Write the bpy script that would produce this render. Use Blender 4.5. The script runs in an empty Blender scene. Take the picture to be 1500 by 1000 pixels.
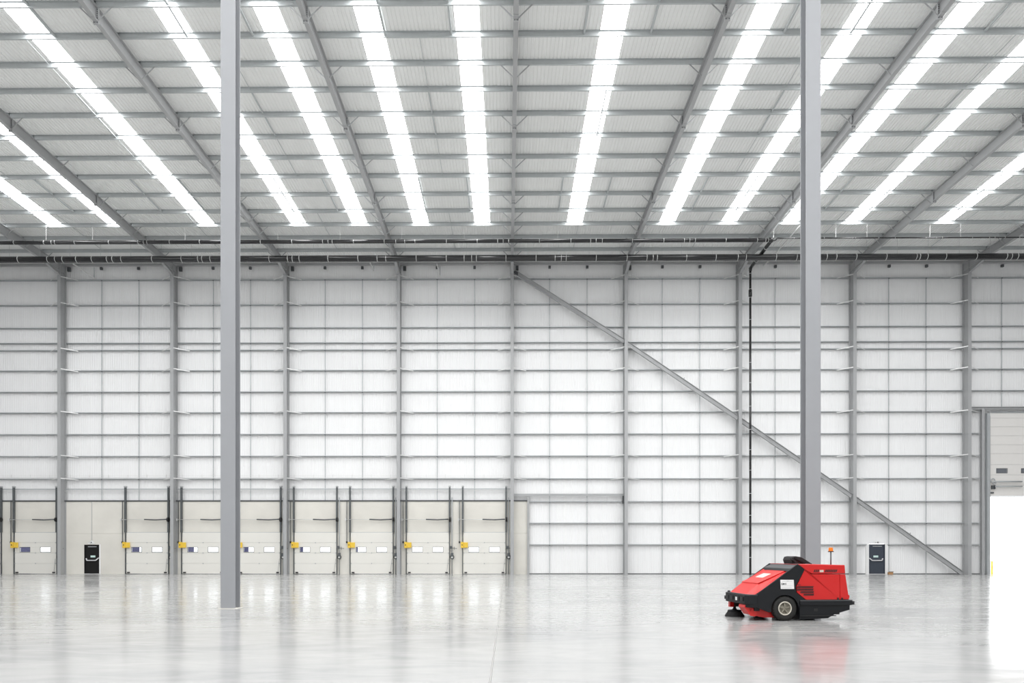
import bpy, math, random
from mathutils import Vector, Matrix
random.seed(7)
SC = bpy.context.scene
COL = SC.collection

# ------------------------------------------------------------------ camera, sky, exposure
YAW = 0.0075
EYE = 1.56
cam_d = bpy.data.cameras.new('camera')
cam_d.sensor_width = 36.0
cam_d.lens = 24.0
cam_d.shift_x = 0.0093
cam_d.shift_y = 0.2057
cam_d.clip_end = 500
cam = bpy.data.objects.new('camera', cam_d)
COL.objects.link(cam)
cam.location = (0, 0, EYE)
cam.rotation_euler = (math.pi / 2, 0, YAW)
SC.camera = cam

world = bpy.data.worlds.new('overcast_sky')
SC.world = world
world.use_nodes = True
bg = world.node_tree.nodes['Background']
bg.inputs['Color'].default_value = (0.98, 0.99, 1.0, 1)
bg.inputs['Strength'].default_value = 3.0
ROOFLIGHT_STRENGTH = 8.0

SC.view_settings.view_transform = 'Standard'
SC.view_settings.look = 'None'
SC.view_settings.gamma = 1
SC.view_settings.use_curve_mapping = False
SC.view_settings.exposure = 0.52
SC.cycles.diffuse_bounces = 6
SC.cycles.max_bounces = 12

# ------------------------------------------------------------------ materials
def mat(name, col, rough=0.5, metal=0.0, var=0.04, scale=3.0, bump=0.0, bscale=40.0, stretch=(1, 1, 1), rvar=0.0, spec=0.5, emit=0.0):
    m = bpy.data.materials.new(name)
    m.use_nodes = True
    nt = m.node_tree
    b = nt.nodes['Principled BSDF']
    b.inputs['Metallic'].default_value = metal
    b.inputs['Roughness'].default_value = rough
    b.inputs['Specular IOR Level'].default_value = spec
    tc = nt.nodes.new('ShaderNodeTexCoord')
    mp = nt.nodes.new('ShaderNodeMapping')
    mp.inputs['Scale'].default_value = stretch
    nt.links.new(tc.outputs['Object'], mp.inputs['Vector'])
    ns = nt.nodes.new('ShaderNodeTexNoise')
    ns.inputs['Scale'].default_value = scale
    ns.inputs['Detail'].default_value = 4
    nt.links.new(mp.outputs['Vector'], ns.inputs['Vector'])
    cr = nt.nodes.new('ShaderNodeMix')
    cr.data_type = 'RGBA'
    cr.inputs['A'].default_value = tuple(max(0, c * (1 - var)) for c in col) + (1,)
    cr.inputs['B'].default_value = tuple(min(1, c * (1 + var)) for c in col) + (1,)
    nt.links.new(ns.outputs['Fac'], cr.inputs['Factor'])
    nt.links.new(cr.outputs['Result'], b.inputs['Base Color'])
    if rvar:
        mr = nt.nodes.new('ShaderNodeMapRange')
        mr.inputs['From Min'].default_value = 0.3
        mr.inputs['From Max'].default_value = 0.7
        mr.inputs['To Min'].default_value = max(0.02, rough - rvar)
        mr.inputs['To Max'].default_value = rough + rvar
        nt.links.new(ns.outputs['Fac'], mr.inputs['Value'])
        nt.links.new(mr.outputs['Result'], b.inputs['Roughness'])
    if bump:
        n2 = nt.nodes.new('ShaderNodeTexNoise')
        n2.inputs['Scale'].default_value = bscale
        nt.links.new(mp.outputs['Vector'], n2.inputs['Vector'])
        bp = nt.nodes.new('ShaderNodeBump')
        bp.inputs['Strength'].default_value = bump
        bp.inputs['Distance'].default_value = 0.01
        nt.links.new(n2.outputs['Fac'], bp.inputs['Height'])
        nt.links.new(bp.outputs['Normal'], b.inputs['Normal'])
    if emit:
        b.inputs['Emission Color'].default_value = tuple(col) + (1,)
        b.inputs['Emission Strength'].default_value = emit
    return m

M = {}
M['wall_sheet'] = mat('white_liner_wall', (0.90, 0.90, 0.90), 0.5, var=0.012, scale=0.7)
M['far_wall'] = mat('grey_liner_wall', (0.55, 0.55, 0.56), 0.5, var=0.02)
M['roof_sheet'] = mat('white_liner_roof', (0.88, 0.885, 0.872), 0.5, var=0.02, scale=0.5)
M['steel'] = mat('grey_painted_steel', (0.41, 0.415, 0.42), 0.3, var=0.03, scale=1.0)
M['column'] = mat('grey_painted_column', (0.335, 0.343, 0.36), 0.45, var=0.05, scale=1.2)
M['galv'] = mat('galvanised_steel', (0.50, 0.525, 0.53), 0.4, metal=0.25, var=0.07, scale=5.0)
M['rail'] = mat('galvanised_rail', (0.46, 0.48, 0.49), 0.42, metal=0.2, var=0.05, scale=5.0)
M['dark_steel'] = mat('dark_steel', (0.08, 0.085, 0.09), 0.5)
M['pipe'] = mat('black_plastic_pipe', (0.020, 0.020, 0.021), 0.18, var=0.05, scale=2.0, spec=0.6)
M['clip'] = mat('zinc_clip', (0.75, 0.75, 0.74), 0.3, metal=0.3)
M['concrete'] = mat('precast_concrete', (0.735, 0.713, 0.655), 0.75, var=0.14, scale=0.55, bump=0.1, bscale=30, stretch=(1, 1, 1.3))
M['dock_panel'] = mat('cream_door_skin', (0.80, 0.785, 0.735), 0.4, var=0.012)
M['big_panel'] = mat('white_door_skin', (0.82, 0.80, 0.77), 0.45, var=0.015)
M['track'] = mat('dark_track', (0.11, 0.12, 0.125), 0.4, metal=0.3)
M['black'] = mat('black_rubber', (0.016, 0.016, 0.017), 0.6)
M['yellow'] = mat('yellow_guard', (0.85, 0.57, 0.06), 0.45)
M['blue'] = mat('blue_curtain', (0.022, 0.022, 0.10), 0.6)
M['door_black'] = mat('black_door', (0.008, 0.0075, 0.0075), 0.5, spec=0.3)
M['door_slate'] = mat('slate_door', (0.045, 0.055, 0.075), 0.4)
M['white'] = mat('white_paint', (0.86, 0.86, 0.85), 0.4)
M['chrome'] = mat('bright_bar', (0.85, 0.85, 0.86), 0.25, metal=0.2)
M['mint'] = mat('mint_sign', (0.55, 0.78, 0.72), 0.5)
M['wood'] = mat('brown_wood', (0.45, 0.25, 0.11), 0.7, var=0.2, scale=12)
M['red'] = mat('red_paint', (0.60, 0.014, 0.013), 0.28, var=0.03, scale=3)
M['red_hood'] = mat('red_hood_plastic', (0.70, 0.026, 0.022), 0.36, var=0.03, scale=3)
M['charcoal'] = mat('charcoal_plastic', (0.010, 0.011, 0.013), 0.5, var=0.1, scale=20, spec=0.3)
M['dash'] = mat('grey_textured_plastic', (0.07, 0.072, 0.076), 0.42, var=0.1, scale=20)
M['tyre'] = mat('tyre_rubber', (0.017, 0.0165, 0.015), 0.75, bump=0.3, bscale=60)
M['rim'] = mat('cream_rim', (0.62, 0.58, 0.50), 0.4)
M['rim_dark'] = mat('worn_hub', (0.26, 0.24, 0.19), 0.55, var=0.3, scale=25)
M['amber'] = mat('amber_lens', (0.85, 0.20, 0.01), 0.2)
M['paper'] = mat('white_sheet', (0.85, 0.84, 0.83), 0.5)
M['paper_pink'] = mat('pale_notice', (0.85, 0.66, 0.58), 0.5)
M['ink'] = mat('black_ink', (0.02, 0.02, 0.02), 0.6)
M['ink_grey'] = mat('grey_ink', (0.5, 0.5, 0.5), 0.6)
M['grey_pane'] = mat('dark_pane', (0.16, 0.17, 0.19), 0.15)
M['yard'] = mat('pale_yard', (0.72, 0.72, 0.71), 0.8, var=0.04, scale=0.3)
M['bristle'] = mat('black_bristle', (0.012, 0.012, 0.012), 0.8)

# glazing: emits the daylight it lets through
gl = bpy.data.materials.new('rooflight_glazing'); gl.use_nodes = True
nt = gl.node_tree
b = nt.nodes['Principled BSDF']
b.inputs['Base Color'].default_value = (0.8, 0.8, 0.8, 1)
b.inputs['Emission Color'].default_value = (0.985, 0.993, 1.0, 1)
b.inputs['Emission Strength'].default_value = ROOFLIGHT_STRENGTH
M['glazing'] = gl

# clear glass pane
gp = bpy.data.materials.new('clear_pane'); gp.use_nodes = True
nt = gp.node_tree
for n in list(nt.nodes): nt.nodes.remove(n)
o_ = nt.nodes.new('ShaderNodeOutputMaterial'); mx = nt.nodes.new('ShaderNodeMixShader')
tr = nt.nodes.new('ShaderNodeBsdfTransparent'); gs = nt.nodes.new('ShaderNodeBsdfGlossy')
tr.inputs['Color'].default_value = (0.93, 0.95, 0.97, 1); gs.inputs['Roughness'].default_value = 0.05
mx.inputs['Fac'].default_value = 0.08
nt.links.new(tr.outputs[0], mx.inputs[1]); nt.links.new(gs.outputs[0], mx.inputs[2]); nt.links.new(mx.outputs[0], o_.inputs[0])
M['pane'] = gp

# polished concrete floor
fl = bpy.data.materials.new('polished_concrete'); fl.use_nodes = True
nt = fl.node_tree; N = nt.nodes; L = nt.links
b = N['Principled BSDF']
geo = N.new('ShaderNodeNewGeometry')
mp = N.new('ShaderNodeMapping'); mp.inputs['Scale'].default_value = (0.16, 0.42, 1)
L.new(geo.outputs['Position'], mp.inputs['Vector'])
n1 = N.new('ShaderNodeTexNoise'); n1.inputs['Scale'].default_value = 1.0; n1.inputs['Detail'].default_value = 6; n1.inputs['Roughness'].default_value = 0.6; n1.inputs['Distortion'].default_value = 0.8
L.new(mp.outputs[0], n1.inputs['Vector'])
n2 = N.new('ShaderNodeTexNoise'); n2.inputs['Scale'].default_value = 5.0; n2.inputs['Detail'].default_value = 5; n2.inputs['Distortion'].default_value = 1.5
L.new(mp.outputs[0], n2.inputs['Vector'])
add = N.new('ShaderNodeMath'); add.operation = 'MULTIPLY_ADD'; add.inputs[1].default_value = 0.35
L.new(n2.outputs['Fac'], add.inputs[0]); L.new(n1.outputs['Fac'], add.inputs[2])
ramp = N.new('ShaderNodeValToRGB')
ramp.color_ramp.elements[0].position = 0.42; ramp.color_ramp.elements[0].color = (0.32, 0.32, 0.322, 1)
ramp.color_ramp.elements[1].position = 0.95; ramp.color_ramp.elements[1].color = (0.475, 0.469, 0.456, 1)
e = ramp.color_ramp.elements.new(0.66); e.color = (0.41, 0.408, 0.40, 1)
L.new(add.outputs[0], ramp.inputs['Fac']); L.new(ramp.outputs['Color'], b.inputs['Base Color'])
oi = N.new('ShaderNodeObjectInfo')
rr = N.new('ShaderNodeMapRange'); rr.inputs['From Min'].default_value = 0.3; rr.inputs['From Max'].default_value = 0.75
rr.inputs['To Min'].default_value = 0.09; rr.inputs['To Max'].default_value = 0.21
L.new(n2.outputs['Fac'], rr.inputs['Value'])
ra = N.new('ShaderNodeMath'); ra.operation = 'MULTIPLY_ADD'; ra.inputs[1].default_value = 0.05
L.new(oi.outputs['Random'], ra.inputs[0]); L.new(rr.outputs['Result'], ra.inputs[2]); L.new(ra.outputs[0], b.inputs['Roughness'])
b.inputs['Specular IOR Level'].default_value = 0.6
M['floor'] = fl

# ------------------------------------------------------------------ mesh helpers
class MB:
    def __init__(s): s.v = []; s.f = []; s.sm = []
    def add(s, vs, fs, smooth=False):
        n = len(s.v); s.v += [tuple(p) for p in vs]
        for f in fs: s.f.append(tuple(i + n for i in f)); s.sm.append(smooth)
        return s
    def box(s, x0, x1, y0, y1, z0, z1):
        return s.add([(x0,y0,z0),(x1,y0,z0),(x1,y1,z0),(x0,y1,z0),(x0,y0,z1),(x1,y0,z1),(x1,y1,z1),(x0,y1,z1)],
                     [(0,3,2,1),(4,5,6,7),(0,1,5,4),(1,2,6,5),(2,3,7,6),(3,0,4,7)])
    def extrude(s, prof, p0, p1, xd, yd, closed=True, caps=True, smooth=False):
        p0, p1, xd, yd = Vector(p0), Vector(p1), Vector(xd), Vector(yd)
        n = len(prof)
        vs = [p0 + xd * a + yd * b for a, b in prof] + [p1 + xd * a + yd * b for a, b in prof]
        fs = []
        for i in range(n if closed else n - 1):
            j = (i + 1) % n
            fs.append((i, j, j + n, i + n))
        s.add(vs, fs, smooth)
        if closed and caps:
            s.add(vs[:n], [tuple(range(n))[::-1]]); s.add(vs[n:], [tuple(range(n))])
        return s
    def ibeam(s, p0, p1, wdir, ddir, w, d, tf=0.02, tw=0.014):
        h = d / 2
        pr = [(-w/2,-h),(w/2,-h),(w/2,-h+tf),(tw/2,-h+tf),(tw/2,h-tf),(w/2,h-tf),(w/2,h),(-w/2,h),(-w/2,h-tf),(-tw/2,h-tf),(-tw/2,-h+tf),(-w/2,-h+tf)]
        return s.extrude(pr, p0, p1, wdir, ddir)
    def bar(s, p0, p1, w, h=None, up=(0, 0, 1)):
        p0, p1 = Vector(p0), Vector(p1); h = h or w
        d = (p1 - p0).normalized(); u = Vector(up)
        if abs(d.dot(u)) > 0.98: u = Vector((0, 1, 0))
        x = d.cross(u).normalized(); y = x.cross(d).normalized()
        return s.extrude([(-w/2,-h/2),(w/2,-h/2),(w/2,h/2),(-w/2,h/2)], p0, p1, x, y)
    def tube(s, p0, p1, r, n=12, r1=None, caps=True):
        p0, p1 = Vector(p0), Vector(p1); r1 = r if r1 is None else r1
        d = (p1 - p0).normalized(); u = Vector((0, 0, 1))
        if abs(d.dot(u)) > 0.98: u = Vector((0, 1, 0))
        x = d.cross(u).normalized(); y = x.cross(d).normalized()
        c = [(math.cos(2*math.pi*i/n), math.sin(2*math.pi*i/n)) for i in range(n)]
        vs = [p0 + x*a*r + y*b_*r for a, b_ in c] + [p1 + x*a*r1 + y*b_*r1 for a, b_ in c]
        s.add(vs, [(i, (i+1) % n, (i+1) % n + n, i + n) for i in range(n)], True)
        if caps: s.add(vs[:n], [tuple(range(n))[::-1]]); s.add(vs[n:], [tuple(range(n))])
        return s
    def path(s, pts, r, n=10):
        for a, b_ in zip(pts, pts[1:]): s.tube(a, b_, r, n)
        return s
    def lathe(s, prof, c, axis='z', n=32):
        cx, cy, cz = c; vs = []; k = len(prof)
        for i in range(n):
            t = 2*math.pi*i/n; ca, sa = math.cos(t), math.sin(t)
            for r, h in prof:
                if axis == 'z': vs.append((cx + r*ca, cy + r*sa, cz + h))
                else: vs.append((cx + r*ca, cy + h, cz + r*sa))
        fs = []
        for i in range(n):
            j = (i + 1) % n
            for q in range(k - 1):
                fs.append((i*k+q, j*k+q, j*k+q+1, i*k+q+1) if axis == 'z' else (i*k+q, i*k+q+1, j*k+q+1, j*k+q))
        return s.add(vs, fs, True)
    def torus(s, c, R, r, nrm='y', n=24, m=8):
        vs = []; fs = []
        for i in range(n):
            t = 2*math.pi*i/n
            for j in range(m):
                p = 2*math.pi*j/m; q = R + r*math.cos(p); w = r*math.sin(p)
                a, b_ = q*math.cos(t), q*math.sin(t)
                vs.append({'y': (c[0]+a, c[1]+w, c[2]+b_), 'z': (c[0]+a, c[1]+b_, c[2]+w), 'x': (c[0]+w, c[1]+a, c[2]+b_)}[nrm])
        for i in range(n):
            for j in range(m):
                fs.append((i*m+j, ((i+1) % n)*m+j, ((i+1) % n)*m+(j+1) % m, i*m+(j+1) % m))
        return s.add(vs, fs, True)
    def build(s, name, m, parent=None, bevel=0.0):
        me = bpy.data.meshes.new(name)
        me.from_pydata(s.v, [], s.f)
        for p, q in zip(me.polygons, s.sm): p.use_smooth = q
        me.materials.append(m if not isinstance(m, str) else M[m])
        me.validate(); me.update()
        import bmesh
        bm = bmesh.new(); bm.from_mesh(me)
        bmesh.ops.remove_doubles(bm, verts=bm.verts, dist=1e-5)
        if name not in ('liner_sheet', 'glazing_sheet'): bmesh.ops.recalc_face_normals(bm, faces=bm.faces)
        bm.to_mesh(me); bm.free()
        o = bpy.data.objects.new(name, me); COL.objects.link(o)
        if parent: o.parent = parent
        if bevel:
            md = o.modifiers.new('bevel', 'BEVEL'); md.width = bevel; md.segments = 2; md.limit_method = 'ANGLE'; md.angle_limit = math.radians(40)
        return o

def tag(o, label, cat, group=None, kind=None):
    o['label'] = label; o['category'] = cat
    if group: o['group'] = group
    if kind: o['kind'] = kind
    return o
def thing(name, loc, label, cat, group=None, kind=None, rz=0):
    o = bpy.data.objects.new(name, None); COL.objects.link(o); o.location = loc; o.rotation_euler = (0, 0, rz)
    o.empty_display_size = 0.3
    return tag(o, label, cat, group, kind)
def inst(src, parent, loc=(0, 0, 0), name=None):
    o = src.copy(); COL.objects.link(o); o.parent = parent; o.location = loc
    return o
ORD = ['first', 'second', 'third', 'fourth', 'fifth', 'sixth', 'seventh', 'eighth', 'ninth', 'tenth']

# ------------------------------------------------------------------ dimensions
YC = 47.96            # front face of the wall columns
YB = 48.61            # back face of the wall columns
YR = 48.56            # front of the sheeting rails
YW = 48.78            # inner face of the cladding
XC = [0.32 + 8 * k for k in range(-4, 5)]
X0, X1 = -44.0, 44.0
YBK = -15.0
MODULE = 0.9639
def zb(y): return 21.96 + 0.015 * (48.26 - y)       # underside of purlins
PUR = [25.85, 27.42, 28.99, 30.59, 32.27, 33.95, 35.70, 37.43, 39.30, 41.17, 42.80, 44.49, 46.33]

def pan_profile(w, n=6, d=0.030):
    p = w / n; pts = [(0, 0)]
    for i in range(n):
        x = i * p
        pts += [(x + p*0.66, 0), (x + p*0.74, d), (x + p*0.92, d), (x + p, 0)]
    return pts

# ------------------------------------------------------------------ floor
floor = MB().box(X0, X1, YBK, 49.05, -0.30, -0.02).build('floor', 'floor')
SEAL = mat('joint_sealant', (0.55, 0.545, 0.53), 0.5)
tag(floor, 'pale polished concrete warehouse floor cut into large slabs by thin joints', 'floor', kind='structure')
xs = [-44, -32.21, -16.21, -0.21, 15.79, 31.79, 44]
ys = [-15, 2.0, 13.5, 19.25, 25.0, 31.0, 37.0, 43.0, 49.05]
for i in range(len(xs) - 1):
    for j in range(len(ys) - 1):
        MB().box(xs[i]+.010, xs[i+1]-.010, ys[j]+.012, ys[j+1]-.012, -0.02, 0.0).build('floor_slab', 'floor', floor)
for y in ys[1:-1]: MB().box(X0, X1, y-.009, y+.012, -0.02, -0.001).build('joint_strip', SEAL, floor)
MB().box(-.21-.006, -.21+.004, ys[0], ys[-1], -0.02, -0.0015).build('joint_strip', SEAL, floor)

# yard outside the doors
yard = MB().box(-90, 90, 49.06, 170, -0.30, -0.03).build('yard', 'yard')
tag(yard, 'bright pale yard outside beyond the raised door', 'yard', kind='structure')

# ------------------------------------------------------------------ enclosing walls out of view
for nm, bx, lb in (('wall_front', (X0, X1, YBK-.2, YBK, 0, 23.2), 'grey clad wall behind the viewer'),
               ('wall_left', (X0-.2, X0, YBK, 49.0, 0, 23.2), 'grey clad end wall past the dock doors'),
               ('wall_right', (X1, X1+.2, YBK, 49.0, 0, 23.2), 'grey clad end wall past the raised door')):
    tag(MB().box(*bx).build(nm, 'far_wall'), lb, 'wall', kind='structure')

# ------------------------------------------------------------------ back wall: cladding, concrete, rails
wall = thing('wall_back', (0, 0, 0), 'tall white profiled sheet wall with grey rails above concrete dock panels', 'wall', kind='structure')
ZCON = 5.24
XCON = 1.42
D2 = (25.56, 26.80, 2.16)      # opening of the slate door
BIG = (34.12, 39.40, 5.60)     # opening of the raised door
def liner(x0, x1, z0, z1, n=6):
    MB().extrude(pan_profile(x1 - x0, n, 0.009), (x0, YW, z0), (x0, YW, z1), (1, 0, 0), (0, 1, 0), closed=False).build('liner_sheet', 'wall_sheet', wall)
cuts = [(X0, XCON, ZCON), (XCON, D2[0], 0.03), (D2[0], D2[1], D2[2]), (D2[1], BIG[0], 0.03), (BIG[0], BIG[1], BIG[2]), (BIG[1], X1, 0.03)]
for a, b_, z in cuts:
    n = max(1, round((b_ - a) / MODULE)); w = (b_ - a) / n
    for i in range(n): liner(a + i*w, a + (i+1)*w, z, 22.2)
# outer skin that keeps daylight out
osk = MB()
for a, b_, z in cuts: osk.box(a, b_, YW+.05, YW+.09, z, 22.4)
osk.build('light_seal_skin', 'wall_sheet', wall)

# concrete
DOOR_L = [-3.16, -7.17, -11.18, -15.19, -19.20, -23.21, -27.22, -35.22, -39.22]
DW = 3.02
ZD = 2.96
PD = (-30.28, -29.20, 2.10)      # black personnel door
CY0, CY1 = 48.60, 48.90
edges = sorted([X0, XCON] + [x - 0.08 for x in XC[:5]])
for a, b_ in zip(edges, edges[1:]):
    MB().box(a+.006, b_-.006, CY0, CY1, ZD-.056, ZCON-.06).build('concrete_panel', 'concrete', wall)
holes = sorted([(l + .07, l + DW - .07) for l in DOOR_L])
cur = X0
for l, r in holes + [(XCON, XCON)]:
    if r > l or cur < XCON:
        a, b_ = cur, min(l, XCON)
        if b_ - a > 0.02:
            if a < PD[0] < b_:
                MB().box(a, PD[0], CY0, CY1, 0, ZD-.065).build('concrete_panel', 'concrete', wall)
                MB().box(PD[1], b_, CY0, CY1, 0, ZD-.065).build('concrete_panel', 'concrete', wall)
                MB().box(PD[0], PD[1], CY0, CY1, PD[2], ZD-.065).build('concrete_panel', 'concrete', wall)
            else:
                MB().box(a, b_, CY0, CY1, 0, ZD-.065).build('concrete_panel', 'concrete', wall)
        cur = r
MB().box(X0, XCON, CY1, CY1+.05, ZD-.06, ZCON+.2).build('light_seal_skin', 'concrete', wall)  # unseen backing added to stop daylight leaking through the concrete joints
MB().box(X0, XCON, CY0-.05, CY0+.18, ZCON-.055, ZCON+.03).build('flashing', 'dark_steel', wall)
MB().box(XCON, D2[0], YW-.02, YW+.05, 0.0, 0.055).box(D2[1], BIG[0], YW-.02, YW+.05, 0, 0.055).build('base_flashing', 'dark_steel', wall)

# sheeting rails per bay
RZ = [21.0-.03, 19.17, 17.54, 16.46, 15.95, 14.49, 12.97, 11.49, 9.94, 8.38, 6.76]
LOWZ = [5.13, 3.60, 2.07]
def rail(x0, x1, z, nm='sheeting_rail'):
    return MB().extrude([(0,0.015),(0.015,0.015),(0.015,0.05),(0.19,0.05),(0.19,0.015),(0.2,0.015),(0.2,0.062),(0,0.062)], (x0, YR, z), (x1, YR, z), (0, 1, 0), (0, 0, 1)).build(nm, 'rail', wall)
bays = [X0] + XC + [X1]
for i in range(len(bays) - 1):
    a, b_ = bays[i] + .012, bays[i+1] - .012
    for z in RZ:
        if a > 32 and z < 11.6:
            rail(a, 33.45, z)
        else: rail(a, b_, z)
    if b_ > 1.5:
        for z in LOWZ:
            if i == 5: rail(1.56, b_, z)
            elif a > 24 and a < 25 and z == LOWZ[2]: rail(a, 25.45, z); rail(26.9, b_, z)
            elif a > 32: rail(a, 33.45, z)
            else: rail(a, b_, z)
    else:
        MB().box(a, b_, YR+.02, YR+.10, 6.04, 6.10).build('slim_rail', 'rail', wall)
        MB().box(a, b_, YR-.02, YR+.0, 5.92, 5.945).build('slim_rail', 'clip', wall)
    # vertical sag bars at thirds
    if b_ - a > 7:
        for q in (2.667, 5.333):
            x = bays[i] + q
            zz0 = ZCON if x < XCON else 0.02
            if x > 33.5: zz0 = 11.8
            if 25.5 < x < 27.0: x = 27.02
            MB().box(x-.024, x+.024, YR+.03, YR+.06, zz0, 20.97).build('sag_bar', 'rail', wall)
            MB().box(x-.085, x+.085, YR-.08, YR+.05, 21.72, 21.90).build('cleat', 'dark_steel', wall)
            nd = MB()
            for z in RZ + (LOWZ if zz0 < 1 else []):
                if z > zz0: nd.box(x-.05, x+.05, YR-.006, YR+.03, z-.03, z+.005)
            nd.build('clip_plate', 'dark_steel', wall)
        x = bays[i] + .35
        MB().box(x-.10, x+.10, YR-.1, YR+.05, 21.60, 21.90).build('cleat', 'dark_steel', wall)
MB().box(X0, X1, 48.50, 48.56, 21.98, 22.15).box(X0, X1, 48.40, 48.56, 21.96, 21.98).build('eaves_beam', 'steel', wall)

# ------------------------------------------------------------------ ceiling: liner sheets, purlins, struts
ceil = thing('ceiling', (0, 0, 22), 'white profiled sheet roof on galvanised purlins with rooflight strips', 'ceiling', kind='structure')
ceil.location = (0, 0, 0)
NS = {n for n in (-38, -34, -30, -24, -18, -14, -10, -6, 0, 6, 10, 14, 18, 24, 30)}
XS0 = 4.2 - MODULE / 2
YCUT = [48.9, 42.85, 32.4, 22.0, 4.0, YBK]
SLOPE = Vector((0, -1, 0.015))
def roof_mesh(nm, y0, y1, m, flat=False):
    pr = [(0, 0), (MODULE, 0)] if flat else pan_profile(MODULE)
    return MB().extrude(pr, (0, y0, zb(y0) + .2), (0, y1, zb(y1) + .2), (1, 0, 0), (0, 0, 1), closed=False)
protoA = protoB = None
ks = range(-50, 42)
src = {}
for k in ks:
    x = XS0 + k * MODULE
    segs = [(48.9, 42.85)] if k in NS else []
    if k not in NS: segs = [(48.9, 32.4), (32.4, YBK)]
    for sg in segs:
        if sg not in src:
            o = roof_mesh('liner_sheet', sg[0], sg[1], 'roof_sheet').build('liner_sheet', 'roof_sheet', ceil); src[sg] = o
            o.location = (x, 0, 0)
        else: inst(src[sg], ceil, (x, 0, 0))
# unseen outer sheet above the roof liner, there to stop stray light
MB().box(X0-.2, X1+.2, YBK-.2, 49.1, 23.35, 23.45).build('light_seal_skin', 'roof_sheet', ceil)
# purlins
rows = [24.2] + PUR
PB = [X0] + XC + [X1]
psrc = {}
for r, y in enumerate(rows):
    for i in range(len(PB) - 1):
        a, b_ = PB[i] + .01, PB[i+1] - .01
        key = round(b_ - a, 2)
        z = zb(y)
        if key not in psrc:
            pr = [(0,0),(0.065,0),(0.065,0.004),(0.004,0.004),(0.004,0.196),(-0.065,0.196),(-0.065,0.2),(0,0.2)]
            o = MB().extrude(pr, (0,0,0), (b_-a,0,0), (0,1,0), (0,0,1)).build('purlin', 'galv', ceil); o.location = (a, y, z); psrc[key] = o
        else: inst(psrc[key], ceil, (a, y, z))
ssl = None
for r, y in enumerate(rows):
    for x in XC:
        if ssl is None:
            ssl = MB().box(-.75, .75, -.012, -.002, 0.01, 0.19).box(-.5,-.46,-.03,-.01,.05,.15).build('purlin_sleeve', 'galv', ceil); ssl.location = (x, y, zb(y))
        else: inst(ssl, ceil, (x, y, zb(y)))
# struts between purlins
def strut(x, ya, yb_, w, nm, m):
    MB().bar((x, ya, zb(ya) + .10), (x, yb_, zb(yb_) + .10), w).build(nm, m, ceil)
P = PUR[::-1]   # 0 nearest the wall
for i in range(len(PB) - 1):
    if PB[i+1] - PB[i] < 7: continue
    a = PB[i]
    for q in (2.75, 5.42):
        strut(a+q, rows[0], P[12], .075, 'purlin_strut', 'galv')
        strut(a+q, P[12], P[11], .075, 'purlin_strut', 'galv')
        strut(a+q, P[5], P[4], .065, 'purlin_strut', 'galv')
        strut(a+q, P[4], P[3], .065, 'purlin_strut', 'galv')
    for j0, j1, w in ((11,10,.02),(10,9,.02),(9,8,.055),(8,7,.055),(7,6,.02),(6,5,.02),(3,2,.02),(2,1,.02),(1,0,.03)):
        strut(a+4.12, P[j0], P[j1], w, 'sag_rod' if w < .05 else 'purlin_strut', 'galv')

# ------------------------------------------------------------------ rooflights
segY = [(42.85, 38.2), (38.2, 32.4), (32.4, 25.8), (25.8, 15.0), (15.0, 0.0), (0.0, -14.9)]
gsrc = {}
left = [n for n in sorted(NS, reverse=True) if n < -3]; right = [n for n in sorted(NS) if n >= 0]
for n in sorted(NS):
    x = XS0 + n * MODULE
    side, idx = ('left', left.index(n)) if n in left else ('right', right.index(n))
    t = thing('rooflight', (x, 42.85, zb(42.85)+.2), f'glowing white translucent rooflight strip, {ORD[idx]} one {side} of the middle rafter', 'rooflight', 'rooflight strips along the roof')
    for sg in segY:
        if sg not in gsrc:
            o = MB().add([(0, sg[0]-42.85, zb(sg[0])-zb(42.85)), (MODULE, sg[0]-42.85, zb(sg[0])-zb(42.85)), (MODULE, sg[1]-42.85, zb(sg[1])-zb(42.85)), (0, sg[1]-42.85, zb(sg[1])-zb(42.85))], [(0, 1, 2, 3)]).build('glazing_sheet', 'glazing', t)
            gsrc[sg] = o
        else: inst(gsrc[sg], t)

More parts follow.
